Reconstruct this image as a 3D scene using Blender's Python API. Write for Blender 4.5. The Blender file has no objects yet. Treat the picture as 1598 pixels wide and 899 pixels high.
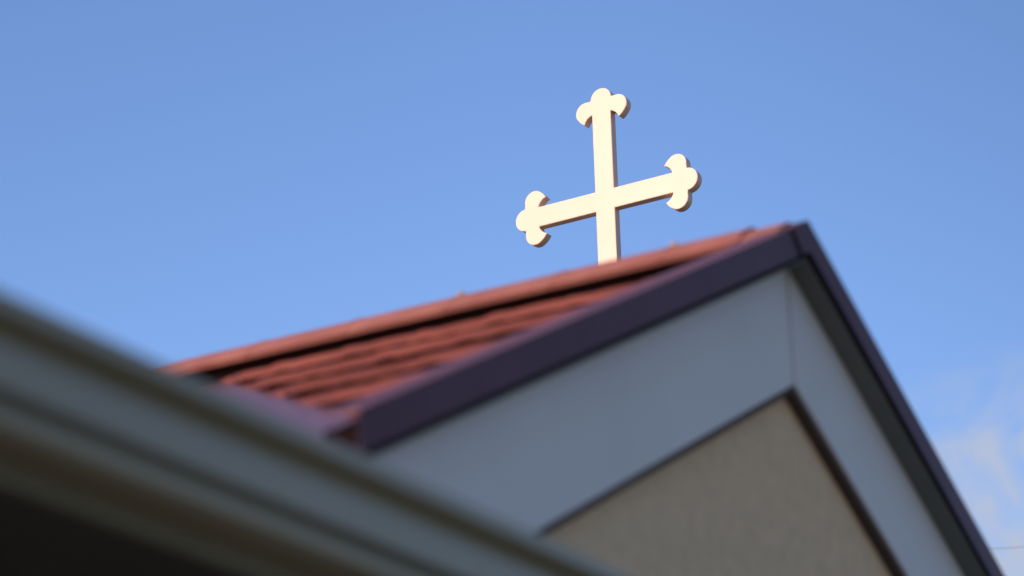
import bpy, bmesh, math, random
from mathutils import Vector, Matrix
random.seed(7)
scene = bpy.context.scene
COL = scene.collection

# ------------------------------------------------------------------ camera
TH, RO, FPX, PH = math.radians(21.0), math.radians(1.64), 4200.0, math.radians(29.4)
fh = Vector((math.cos(PH), math.sin(PH), 0)); rh = Vector((math.sin(PH), -math.cos(PH), 0)); up = Vector((0, 0, 1))
F = math.cos(TH)*fh + math.sin(TH)*up
U0 = -math.sin(TH)*fh + math.cos(TH)*up
R = math.cos(RO)*rh - math.sin(RO)*U0
U = math.sin(RO)*rh + math.cos(RO)*U0
CAM = Vector((-7.8403, -3.3507, 1.6))
cd = bpy.data.cameras.new('camera')
cam = bpy.data.objects.new('camera', cd); COL.objects.link(cam)
m = Matrix((R, U, -F)).transposed().to_4x4(); m.translation = CAM
cam.matrix_world = m
cd.sensor_width = 36.0; cd.lens = FPX/1598*36
cd.clip_start = 0.1; cd.clip_end = 20000
cd.dof.use_dof = True; cd.dof.focus_distance = 19.9; cd.dof.aperture_fstop = 1.75
scene.camera = cam

# ------------------------------------------------------------------ sky and sun
SUN_EL, SUN_AZ = math.radians(20), math.radians(14)      # azimuth off -X towards +Y
s = Vector((-math.cos(SUN_EL)*math.cos(SUN_AZ), math.cos(SUN_EL)*math.sin(SUN_AZ), math.sin(SUN_EL)))
w = bpy.data.worlds.new('World'); scene.world = w; w.use_nodes = True
nt = w.node_tree; N = nt.nodes; N.clear()
out = N.new('ShaderNodeOutputWorld'); bg = N.new('ShaderNodeBackground')
sky = N.new('ShaderNodeTexSky'); sky.sky_type = 'NISHITA'; sky.sun_disc = False
sky.sun_elevation = SUN_EL; sky.sun_rotation = math.atan2(s.x, s.y)
sky.altitude = 100; sky.air_density = 1.0; sky.dust_density = 0.6; sky.ozone_density = 2.0
bg.inputs['Strength'].default_value = 0.135
# thin high cloud low in the sky
tc = N.new('ShaderNodeTexCoord')
mp = N.new('ShaderNodeMapping'); mp.inputs['Scale'].default_value = (1, 1, 1.6)
nz = N.new('ShaderNodeTexNoise'); nz.inputs['Scale'].default_value = 22.0
nz.inputs['Detail'].default_value = 9; nz.inputs['Roughness'].default_value = 0.55; nz.inputs['Distortion'].default_value = 1.2
rp = N.new('ShaderNodeMapRange'); rp.inputs['From Min'].default_value = 0.32; rp.inputs['From Max'].default_value = 0.58
dt = N.new('ShaderNodeVectorMath'); dt.operation = 'DOT_PRODUCT'
cl_dir = Vector((0.918, 0.300, 0.250)).normalized(); dt.inputs[1].default_value = cl_dir
ms = N.new('ShaderNodeMapRange'); ms.interpolation_type = 'SMOOTHSTEP'
ms.inputs['From Min'].default_value = math.cos(math.radians(5.0)); ms.inputs['From Max'].default_value = math.cos(math.radians(1.6))
mu = N.new('ShaderNodeMath'); mu.operation = 'MULTIPLY'
mu2 = N.new('ShaderNodeMath'); mu2.operation = 'MULTIPLY'; mu2.inputs[1].default_value = 0.95
mx = N.new('ShaderNodeMix'); mx.data_type = 'RGBA'
CLOUD = (2.85, 3.15, 3.95, 1)
mx.inputs['B'].default_value = CLOUD
tint = N.new('ShaderNodeMix'); tint.data_type = 'RGBA'; tint.blend_type = 'MULTIPLY'; tint.inputs['Factor'].default_value = 1.0
tint.inputs['B'].default_value = (0.92, 1.0, 1.25, 1)
lk = nt.links.new
sdt = N.new('ShaderNodeVectorMath'); sdt.operation = 'DOT_PRODUCT'; sdt.inputs[1].default_value = tuple(rh)
smr = N.new('ShaderNodeMapRange'); smr.interpolation_type = 'SMOOTHSTEP'
smr.inputs['From Min'].default_value = -0.02; smr.inputs['From Max'].default_value = 0.32
smr.inputs['To Min'].default_value = 1.0; smr.inputs['To Max'].default_value = 0.70
hz = N.new('ShaderNodeVectorMath'); hz.operation = 'SCALE'
lk(tc.outputs['Generated'], mp.inputs['Vector']); lk(mp.outputs['Vector'], nz.inputs['Vector'])
lk(nz.outputs['Fac'], rp.inputs['Value']); lk(tc.outputs['Generated'], dt.inputs[0]); lk(dt.outputs['Value'], ms.inputs['Value'])
lk(rp.outputs['Result'], mu.inputs[0]); lk(ms.outputs['Result'], mu.inputs[1]); lk(mu.outputs[0], mu2.inputs[0])
lk(sky.outputs['Color'], tint.inputs['A']); lk(tc.outputs['Generated'], sdt.inputs[0]); lk(sdt.outputs['Value'], smr.inputs['Value'])
lk(tint.outputs['Result'], hz.inputs[0]); lk(smr.outputs['Result'], hz.inputs['Scale']); lk(hz.outputs['Vector'], mx.inputs['A'])
lk(mu2.outputs[0], mx.inputs['Factor']); lk(mx.outputs['Result'], bg.inputs['Color']); lk(bg.outputs[0], out.inputs[0])

sd = bpy.data.lights.new('sun', 'SUN'); sd.energy = 3.1; sd.angle = math.radians(0.53); sd.color = (1.0, 0.86, 0.66)
so = bpy.data.objects.new('sun', sd); COL.objects.link(so)
so.rotation_euler = (-s).to_track_quat('-Z', 'Y').to_euler(); so.location = (-20, 5, 20)

vs = scene.view_settings
scene.display_settings.display_device = 'sRGB'
vs.view_transform = 'Standard'; vs.look = 'None'; vs.gamma = 1; vs.use_curve_mapping = False
vs.exposure = 0.35
scene.cycles.use_denoising = True

# ------------------------------------------------------------------ materials
def mat(name, col, rough=0.6, var=0.12, scale=6.0, bump=0.0, bscale=60.0, spec=0.5, col2=None, coat=0.0, stretch=(1, 1, 1)):
    M = bpy.data.materials.new(name); M.use_nodes = True
    t = M.node_tree; b = t.nodes['Principled BSDF']
    b.inputs['Roughness'].default_value = rough; b.inputs['Specular IOR Level'].default_value = spec
    b.inputs['Coat Weight'].default_value = coat; b.inputs['Coat Roughness'].default_value = 0.2
    c = t.nodes.new('ShaderNodeTexCoord'); mp = t.nodes.new('ShaderNodeMapping'); mp.inputs['Scale'].default_value = stretch
    t.links.new(c.outputs['Object'], mp.inputs['Vector'])
    n = t.nodes.new('ShaderNodeTexNoise'); n.inputs['Scale'].default_value = scale; n.inputs['Detail'].default_value = 6
    t.links.new(mp.outputs['Vector'], n.inputs['Vector'])
    r = t.nodes.new('ShaderNodeValToRGB'); r.color_ramp.elements[0].position = 0.3; r.color_ramp.elements[1].position = 0.7
    d = col2 or tuple(x*(1-2*var) for x in col)
    r.color_ramp.elements[0].color = (*d, 1); r.color_ramp.elements[1].color = (*col, 1)
    t.links.new(n.outputs['Fac'], r.inputs['Fac']); t.links.new(r.outputs['Color'], b.inputs['Base Color'])
    if bump:
        n2 = t.nodes.new('ShaderNodeTexNoise'); n2.inputs['Scale'].default_value = bscale; n2.inputs['Detail'].default_value = 4
        t.links.new(c.outputs['Object'], n2.inputs['Vector'])
        bp = t.nodes.new('ShaderNodeBump'); bp.inputs['Strength'].default_value = bump; bp.inputs['Distance'].default_value = 0.01
        t.links.new(n2.outputs['Fac'], bp.inputs['Height']); t.links.new(bp.outputs['Normal'], b.inputs['Normal'])
    return M
M_cross = mat('cream_painted_metal', (0.80, 0.53, 0.40), 0.45, 0.03, 3)
M_board = mat('pale_painted_board', (0.72, 0.66, 0.605), 0.55, 0.04, 2.5, stretch=(0.8, 1, 0.6))
M_stucco = mat('beige_stucco', (0.82, 0.575, 0.35), 0.95, 0.07, 18, 0.6, 45, 0.1)
M_barge = mat('plum_painted_metal', (0.115, 0.045, 0.060), 0.5, 0.1, 4, spec=0.15)
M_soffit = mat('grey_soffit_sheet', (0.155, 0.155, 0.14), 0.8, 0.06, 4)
M_tile = mat('terracotta_roof_tile', (0.19, 0.06, 0.055), 0.6, 0.1, 4, 0.4, 40, 0.35, col2=(0.08, 0.02, 0.022), stretch=(1, 0.3, 1))
M_butt = mat('sunlit_tile_edge', (0.27, 0.072, 0.056), 0.85, 0.1, 5, 0.4, 40, 0.15, col2=(0.12, 0.03, 0.027), stretch=(1, 0.4, 1))  # brighter orange paints sunlight onto the tile butt faces
M_cap = mat('terracotta_ridge_tile', (0.36, 0.125, 0.098), 0.8, 0.1, 5, 0.3, 50, 0.2, col2=(0.27, 0.085, 0.07))
M_sheet = mat('plum_roof_sheet', (0.15, 0.058, 0.07), 0.36, 0.1, 3)
M_flange = mat('weathered_plum_metal', (0.15, 0.052, 0.066), 0.5, 0.1, 5, spec=0.35)
M_gap_shade = mat('dark_gap_shade', (0.035, 0.009, 0.009), 0.95, 0.2, 20, 0.4)  # dark colour stands in for shade in the gaps under caps and courses
M_joint_shade = mat('brown_joint_and_shade', (0.085, 0.05, 0.04), 0.9, 0.1, 20)  # joint brown, also the painted shade under the barge boards
M_void = mat('dark_cavity_shade', (0.016, 0.007, 0.008), 0.95, 0.2, 9, spec=0.03)  # near-black colour stands in for shade inside the hollow capping
M_gutter = mat('grey_painted_gutter', (0.36, 0.325, 0.235), 0.5, 0.06, 3, stretch=(0.3, 1, 1))
M_fascia = mat('grey_green_fascia_paint', (0.24, 0.23, 0.17), 0.6, 0.08, 4)
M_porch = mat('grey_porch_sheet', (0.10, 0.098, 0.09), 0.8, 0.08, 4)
M_roofm = mat('grey_metal_roofing', (0.25, 0.26, 0.26), 0.5, 0.08, 4)
M_brick = mat('brown_brick', (0.28, 0.17, 0.12), 0.9, 0.2, 9, 0.5, 30)
M_wood = mat('weathered_pole_wood', (0.22, 0.17, 0.12), 0.9, 0.2, 6, 0.4, 30, stretch=(1, 1, 0.1))
M_wire = mat('bare_aluminium_wire', (0.55, 0.5, 0.42), 0.5, 0.05)
M_fix = mat('weathered_fixing', (0.42, 0.27, 0.22), 0.7, 0.1, 30)
M_glass = mat('white_porcelain', (0.7, 0.68, 0.62), 0.2, 0.05)
M_bounce_ground = mat('pale_bounce_ground', (0.25, 0.215, 0.15), 0.95, 0.2, 1.5, 0.5, 9, 0.1, col2=(0.18, 0.155, 0.11))  # unseen ground, made pale and warm to bounce light onto walls and soffits

# ------------------------------------------------------------------ helpers
def tag(o, label=None, cat=None, group=None, kind=None):
    for k, v in (('label', label), ('category', cat), ('group', group), ('kind', kind)):
        if v: o[k] = v
    return o
def empty(name, loc, label, cat, group=None):
    o = bpy.data.objects.new(name, None); COL.objects.link(o); o.location = loc; o.empty_display_size = 0.3
    return tag(o, label, cat, group)
def link(name, bm, m, parent=None, bevel=0.0, smooth=False):
    """world-space mesh -> object; kept at its world place under a parent Empty"""
    bmesh.ops.remove_doubles(bm, verts=bm.verts, dist=1e-5)
    bmesh.ops.recalc_face_normals(bm, faces=bm.faces)
    if bevel:
        es = [e for e in bm.edges if len(e.link_faces) == 2 and e.calc_face_angle(0) > 0.6]
        bmesh.ops.bevel(bm, geom=es, offset=bevel, segments=2, affect='EDGES', clamp_overlap=True)
    me = bpy.data.meshes.new(name); bm.to_mesh(me); bm.free()
    if smooth:
        for p in me.polygons: p.use_smooth = True
    for x in (m if isinstance(m, (list, tuple)) else [m]): me.materials.append(x)
    o = bpy.data.objects.new(name, me); COL.objects.link(o)
    if parent:
        o.parent = parent
        wl = Vector(parent.location); p = parent.parent
        while p: wl += Vector(p.location); p = p.parent
        o.location = -wl
    return o
def part(name, bm, m, parent, **k):      # parent may itself be a part (already offset)
    o = link(name, bm, m, None, **k); o.parent = parent
    wl = Vector(parent.location); p = parent.parent
    while p: wl += Vector(p.location); p = p.parent
    o.location = -wl
    return o
def prism(bm, pts, axis, a, b):
    """extrude a 2-D polygon along an axis (0: pts are (y,z); 1: (x,z); 2: (x,y))"""
    def v(p, t):
        q = [0, 0, 0]; i = [k for k in range(3) if k != axis]; q[i[0]], q[i[1]] = p; q[axis] = t
        return bm.verts.new(q)
    A = [v(p, a) for p in pts]; B = [v(p, b) for p in pts]; n = len(pts)
    bm.faces.new(A); bm.faces.new(B[::-1])
    for i in range(n): bm.faces.new((A[i], B[i], B[(i+1) % n], A[(i+1) % n]))
    return bm
def box(bm, x0, x1, y0, y1, z0, z1): return prism(bm, [(x0, y0), (x1, y0), (x1, y1), (x0, y1)], 2, z0, z1)
def tube(bm, pts, r0, r1=None, n=10):
    r1 = r1 or r0; rings = []
    for i, p in enumerate(pts):
        p = Vector(p); d = (Vector(pts[min(i+1, len(pts)-1)]) - Vector(pts[max(i-1, 0)])).normalized()
        a = d.orthogonal().normalized(); b = d.cross(a); r = r0 + (r1-r0)*i/(len(pts)-1)
        if rings:
            pa = pre - d*pre.dot(d); a = pa.normalized(); b = d.cross(a)
        pre = a
        rings.append([bm.verts.new(p + r*(math.cos(t)*a + math.sin(t)*b)) for t in [2*math.pi*k/n for k in range(n)]])
    for A, B in zip(rings, rings[1:]):
        for k in range(n): bm.faces.new((A[k], A[(k+1) % n], B[(k+1) % n], B[k]))
    bm.faces.new(rings[0]); bm.faces.new(rings[-1][::-1])
    return bm
NB = bmesh.new
T = 0.514                                             # tan of the roof pitch

# ------------------------------------------------------------------ ground
bm = NB(); vs_ = [bm.verts.new((x, y, 0)) for x, y in ((-3000, -3000), (3000, -3000), (3000, 3000), (-3000, 3000))]; bm.faces.new(vs_)
tag(link('ground', bm, M_bounce_ground), kind='structure')

# ------------------------------------------------------------------ chapel with the gable
chapel = empty('chapel', (0, 1.3, 0), 'small gabled chapel of beige stucco with pale barge boards and a red tiled roof', 'chapel')
bm = NB()
prism(bm, [(-2.3, 0), (2.3, 0), (2.3, 4.84-T*2.3), (0, 4.84), (-2.3, 4.84-T*2.3)], 1, 0.047, 2.5)
part('wall', bm, M_stucco, chapel)
for sx in (-1, 1):                                    # pale barge boards, mitred at the apex
    bm = NB(); e = 0.006
    prism(bm, [(sx*e, 4.482-T*e), (sx*2.72, 4.482-T*2.72), (sx*2.72, 4.906-T*2.72), (sx*e, 4.906-T*e)], 1, 0.0, 0.045)
    part('barge_board', bm, M_board, chapel, bevel=0.003)
bm = NB(); prism(bm, [(-0.006, 4.50), (0.006, 4.50), (0.006, 4.895), (-0.006, 4.895)], 1, 0.006, 0.044)
part('board_joint', bm, M_joint_shade, chapel)
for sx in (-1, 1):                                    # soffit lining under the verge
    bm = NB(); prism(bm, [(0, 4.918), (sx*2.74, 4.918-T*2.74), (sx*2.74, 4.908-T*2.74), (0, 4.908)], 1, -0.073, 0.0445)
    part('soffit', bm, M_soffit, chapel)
# plum barge capping: thin folded sheet with a front face and a top flange, the right one lapping over the apex
for sx in (-1, 1):
    bm = NB(); zt, zb, xe = (5.047 if sx < 0 else 5.052), 4.937, 2.80
    zat = lambda x, z: z - (0.525 if x > 0 else T)*abs(x)
    xt, xb = (-0.168, -0.098) if sx < 0 else (-0.135, -0.062)
    mid = [] if sx < 0 else [(0, zt)]
    midb = [] if sx < 0 else [(0, zb)]
    front = [(xt, zat(xt, zt))] + mid + [(sx*xe, zat(sx*xe, zt)), (sx*xe, zat(sx*xe, zb))] + midb + [(xb, zat(xb, zb))]
    fb = NB(); prism(fb, front, 1, -0.09, -0.0885)
    mid2 = [] if sx < 0 else [(0, zt-0.002)]
    top = [(xt, zat(xt, zt))] + mid + [(sx*xe, zat(sx*xe, zt)), (sx*xe, zat(sx*xe, zt)-0.002)] + mid2 + [(xt, zat(xt, zt)-0.002)]
    prism(bm, top, 1, -0.088, 0.05)
    cap = part('barge_capping', fb, M_barge, chapel)
    part('top_flange', bm, M_flange, cap)
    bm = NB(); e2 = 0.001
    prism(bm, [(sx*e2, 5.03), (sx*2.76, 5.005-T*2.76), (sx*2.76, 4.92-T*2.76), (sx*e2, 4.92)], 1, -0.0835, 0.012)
    part('cavity_shade_fill', bm, M_void, chapel)  # added fill, coloured near black as the shaded hollow of the capping
for sx in (-1, 1):                                    # brown strip painted as shade and wall bounce under the barge boards
    bm = NB()
    prism(bm, [(sx*0.0015, 4.481), (sx*2.25, 4.481-T*2.25), (sx*2.25, 4.455-T*2.25), (sx*0.0015, 4.455)], 1, 0.008, 0.0455)
    part('board_underside_shade', bm, M_joint_shade, chapel)

# roof deck (right slope full, left slope under the tiles up to the valley)
def left_z(x, z): return z + T*x
roof = part('roof', (lambda b: (prism(b, [(0, 4.915), (2.78, 4.915-T*2.78), (2.78, 4.945-T*2.78), (0, 4.945)], 1, 0.046, 2.62), b)[1])(NB()), M_gap_shade, chapel)
def slope_poly(bm, pts, z0, z1):
    """polygon given in (x,y) lifted onto the left slope"""
    A = [bm.verts.new((x, y, z0 + T*x)) for x, y in pts]; B = [bm.verts.new((x, y, z1 + T*x)) for x, y in pts]; n = len(pts)
    bm.faces.new(A); bm.faces.new(B[::-1])
    for i in range(n): bm.faces.new((A[i], B[i], B[(i+1) % n], A[(i+1) % n]))
def valley_y(x): return 2.36 + 0.93*x                 # plan line of the valley
bm = NB(); slope_poly(bm, [(-0.002, 0.046), (-0.002, 2.62), (-2.78, 2.62), (-2.78, valley_y(-2.78)+0.38), (-2.42, 0.046)], 4.915, 4.945)
part('roof_deck', bm, M_gap_shade, roof)
bm = NB(); slope_poly(bm, [(-0.04, valley_y(-0.04)-0.08), (-0.04, 2.66), (-2.84, 2.66), (-2.84, valley_y(-2.84)+0.30), (-2.50, valley_y(-2.5)-0.02)], 4.946, 4.958)
part('valley_sheet', bm, M_sheet, roof)
bm = NB(); slope_poly(bm, [(-2.845, valley_y(-2.845)+0.27), (-2.845, valley_y(-2.845)+0.30), (-2.46, valley_y(-2.46)+0.02), (-2.46, valley_y(-2.46)-0.02)], 4.925, 4.972)
part('valley_fold', bm, M_cap, roof)  # orange colour stands in for sunlight on the sheet's folded edge
# tile courses
def courses(sx):
    bm = NB(); L = 0.46; n = 6; step = 0.021
    for i in range(n):
        xu, xl = -(0.04 + i*L), -(0.04 + (i+1)*L + 0.035)
        if i == n-1: xl = -2.79
        y0 = 0.018
        ymax_l = valley_y(xl) if sx < 0 else 2.62
        ymax_u = valley_y(xu) if sx < 0 else 2.62
        if ymax_u < y0 + 0.05: break
        ymax_l = max(ymax_l, y0+0.02)
        cols = max(3, int((ymax_u - y0)/step)); rows = []
        jit = [random.uniform(-0.0035, 0.0035) for _ in range(40)]
        for c in range(cols+1):
            y = y0 + (ymax_u-y0)*c/cols
            yl = min(y, ymax_l)
            def prof(yy):
                t = (yy/0.29 + (0.5 if i % 2 else 0)) % 1.0
                return 0.006*max(0, math.sin(math.pi*(t-0.7)/0.3))**0.8 if t > 0.7 else 0.003*math.sin(math.pi*t/0.7)
            j = jit[int((y/0.29 + (0.5 if i % 2 else 0))) % 40]
            f = (y - yl)                               # cut along the valley
            xe = xl if f <= 0 else min(xu-0.01, (y-2.36)/0.93)
            hb = 4.955 + prof(y)*0.5; ht = 5.012 + prof(y) + j
            fr = (xe-xu)/(xl-xu)
            zl = hb + (ht-hb)*fr
            rows.append([bm.verts.new((-sx*p if sx > 0 else p, y, z)) for p, z in
                         ((xu, hb + T*xu), (xe, zl + T*xe), (xe, zl - 0.030 + T*xe))])
        for A, B in zip(rows, rows[1:]):
            bm.faces.new((A[0], A[1], B[1], B[0])); bm.faces.new((A[1], A[2], B[2], B[1])).material_index = 1
    return bm
part('tile_field', courses(-1), (M_tile, M_butt), roof)
part('tile_field', courses(1), (M_tile, M_butt), roof)
# ridge: fill coloured dark as the gap's shade, and overlapping capping tiles
bm = NB(); prism(bm, [(-0.07, 4.93), (0, 4.965), (0.07, 4.93), (0.07, 4.995), (0, 5.03), (-0.07, 4.995)], 1, 0.11, 2.60)
part('ridge_gap_fill', bm, M_gap_shade, roof)
caps = [-0.03, 0.11, 0.40, 0.83, 1.26, 1.69, 2.12, 2.66]
for i, (a, b) in enumerate(zip(caps, caps[1:])):
    bm = NB(); th = 0.014
    def ring(y, k, dz):
        O = [(-0.150, 4.968), (-0.120, 5.004), (-0.055, 5.046), (-0.022, 5.062), (0.022, 5.062), (0.055, 5.046), (0.120, 5.004), (0.150, 4.968)]
        return [(x*k, z + dz) for x, z in O]
    sec = ring(a, 1, 0)
    dz = 0.0
    if i == 0: dz = -0.010
    poly = [(x, z+dz) for x, z in sec] + [(x*0.9, z+dz-th) for x, z in sec[::-1]]
    prism(bm, poly, 1, a, b-0.003)
    if i > 0:                                         # thicker lapped collar at the near end
        pol = [(x*1.01, z+0.002) for x, z in sec] + [(x, z+0.0005) for x, z in sec[::-1]]
        prism(bm, pol, 1, a-0.006, a+0.02)
    part('ridge_cap', bm, M_cap, roof)

for y, x, z in ((1.26, -0.035, 5.056), (0.40, -0.035, 5.056)):     # pale fixings on the ridge
    bm = NB(); bmesh.ops.create_icosphere(bm, subdivisions=2, radius=0.016, matrix=Matrix.Translation((x, y, z)))
    part('ridge_fixing', bm, M_fix, roof)

# ------------------------------------------------------------------ porch in front: gutter, fascia, soffit, low roof, wall
porch = empty('porch', (-3, -0.6, 0), 'long low porch roof with a grey gutter running across the foreground', 'porch')
X0, X1 = -9.6, 2.4
def zc(z): return z
K = 1.21
def sc(y, z): return (CAM.y + (y-CAM.y)*K, CAM.z + (z-CAM.z)*K)
# gutter profile in (y,z): rolled lip, deep groove, flat face, bead, bottom roll
gp = [(-1.185, 2.851), (-1.204, 2.850), (-1.212, 2.844), (-1.214, 2.822), (-1.208, 2.817), (-1.178, 2.815), (-1.170, 2.812),
      (-1.170, 2.800), (-1.178, 2.792), (-1.194, 2.786), (-1.199, 2.770), (-1.199, 2.724), (-1.170, 2.720), (-1.162, 2.712), (-1.170, 2.702), (-1.200, 2.698), (-1.206, 2.690),
      (-1.202, 2.676), (-1.188, 2.668), (-1.112, 2.668), (-1.112, 2.84), (-1.118, 2.84), (-1.118, 2.676), (-1.155, 2.676), (-1.155, 2.84)]
bm = NB(); prism(bm, [sc(*p) for p in gp], 0, X0, X1); part('gutter', bm, M_gutter, porch)
y0, z0 = sc(-1.110, 2.642); y1, z1 = sc(-1.09, 2.83)
bm = NB(); box(bm, X0, X1, y0, y1, z0, z1); part('fascia', bm, M_fascia, porch, bevel=0.003)
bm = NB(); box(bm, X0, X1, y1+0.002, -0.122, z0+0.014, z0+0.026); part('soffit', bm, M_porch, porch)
yr, zr = sc(-1.15, 2.84)
bm = NB(); prism(bm, [(yr, zr), (0.0, zr+0.06), (0.0, zr+0.09), (yr, zr+0.03)], 0, X0, X1); part('roof', bm, M_roofm, porch)
bm = NB(); prism(bm, [(-0.12, 0), (-0.01, 0), (-0.01, zr+0.055), (-0.12, zr+0.045)], 0, X0+0.1, X1-0.1); part('wall', bm, M_brick, porch)

# ------------------------------------------------------------------ nave behind, carrying the cross
CX, CY, CZ = 8.5547, 5.055, 9.333                     # centre of the cross
RZ = CZ - 0.78                                        # nave ridge
nave = empty('church_nave', (9.2, CY, 0), 'taller church nave hidden behind the chapel roof, carrying the cream cross on its gable', 'church')
bm = NB(); HW, TN = 1.9, 0.8
prism(bm, [(CY-HW+0.2, 0), (CY+HW-0.2, 0), (CY+HW-0.2, RZ-0.25-TN*(HW-0.2)), (CY, RZ-0.25), (CY-HW+0.2, RZ-0.25-TN*(HW-0.2))], 0, 8.6, 9.9)
part('wall', bm, M_stucco, nave)
bm = NB(); prism(bm, [(CY, RZ-0.22), (CY-HW, RZ-0.22-TN*HW), (CY-HW, RZ-0.10-TN*HW), (CY, RZ-0.10), (CY+HW, RZ-0.10-TN*HW), (CY+HW, RZ-0.22-TN*HW)], 0, 8.4, 10)
nr = part('roof', bm, M_tile, nave)
bm = NB(); box(bm, CX-0.14, CX+0.14, CY-0.16, CY+0.16, RZ-0.18, RZ); part('plinth', bm, M_cap, nr, bevel=0.01)

# ------------------------------------------------------------------ the cross
def arm(L):
    """half outline of one budded arm, (along, side>0), from its root outwards"""
    pts = []
    hw = 0.0785
    pts.append((L-0.203, hw))
    pts += [(L-0.209, 0.100), (L-0.223, 0.120), (L-0.242, 0.136), (L-0.266, 0.147)]     # concave cut to the tip
    # outer swell of the side lobe: tip -> outermost -> shoulder
    c = (L-0.168, 0.134); r = 0.083
    pts += [(L-0.256, 0.163), (L-0.243, 0.178), (L-0.226, 0.193)]
    for k in range(0, 13):
        t = math.radians(-40 + 40 + k*(122/12) - 22)
        pts.append((c[0] + r*math.sin(t), c[1] + r*math.cos(t)))
    c2 = (L-0.0875, 0.0); r2 = 0.0875
    for k in range(0, 12):
        t = math.radians(88 - k*8)
        pts.append((c2[0] + r2*math.cos(t), r2*math.sin(t)))
    return pts
def full(L):
    h = arm(L)
    return h + [(a, -b) for a, b in h[::-1] if b > 1e-4] if h[-1][1] > 1e-4 else h + [(a, -b) for a, b in h[::-1][1:]]
hw = 0.0785; bot = -(0.78)
top = [(b, a) for a, b in full(0.910)]                # (u right, z): right side first
right = [(a, -b) for a, b in full(0.772)]
left = [(-a, b) for a, b in full(0.772)]
outline = [(hw, hw)] + top + [(-hw, hw)] + left + [(-hw, -hw), (-hw, bot), (hw, bot), (hw, -hw)] + right
cross = bpy.data.objects.new('cross', None)
bm = NB()
P = [(-u + CY, z + CZ) for u, z in outline]           # u right in view is -Y
prism(bm, P, 0, CX-0.0375, CX+0.0375)
bpy.data.objects.remove(cross)
bmesh.ops.recalc_face_normals(bm, faces=bm.faces)
es = [e for e in bm.edges if len(e.link_faces) == 2 and any(len(f.verts) > 8 for f in e.link_faces)]
bmesh.ops.bevel(bm, geom=es, offset=0.003, segments=2, affect='EDGES', clamp_overlap=True)
for v in bm.verts: v.co -= Vector((CX, CY, RZ))
o = link('cross', bm, M_cross); o.location = (CX, CY, RZ); o.rotation_euler.z = math.radians(-1.3)
tag(o, 'cream painted budded cross with three rounded lobes on each arm rising behind the red ridge', 'cross')

# ------------------------------------------------------------------ overhead line far behind
def at(x, y, d):
    return CAM + d*(F + R*((x-799)/FPX) + U*((449.5-y)/FPX)).normalized()
A, B = at(1425, 861, 38), at(1720, 842, 41)
def pole(p, label):
    e = empty('utility_pole', (p.x, p.y, 0), label, 'utility pole', 'poles carrying the overhead wire')
    bm = NB(); tube(bm, [(p.x, p.y, 0), (p.x, p.y, p.z-0.07)], 0.15, 0.10, 14); part('pole', bm, M_wood, e)
    bm = NB(); tube(bm, [(p.x, p.y, p.z-0.07), (p.x, p.y, p.z-0.02)], 0.045, 0.05, 12); tube(bm, [(p.x, p.y, p.z-0.018), (p.x, p.y, p.z+0.03)], 0.05, 0.03, 12)
    part('insulator', bm, M_glass, e)
pole(A, 'wooden utility pole standing behind the chapel roof')
pole(B, 'wooden utility pole standing to the right of the chapel')
bm = NB(); pts = []
for k in range(25):
    t = k/24; p = A.lerp(B, t); p.z += 0.025 - 0.06*4*t*(1-t); pts.append(p)
tube(bm, pts, 0.0045, n=8)
tag(link('overhead_wire', bm, M_wire), 'thin pale overhead wire crossing the sky right of the gable', 'wire')
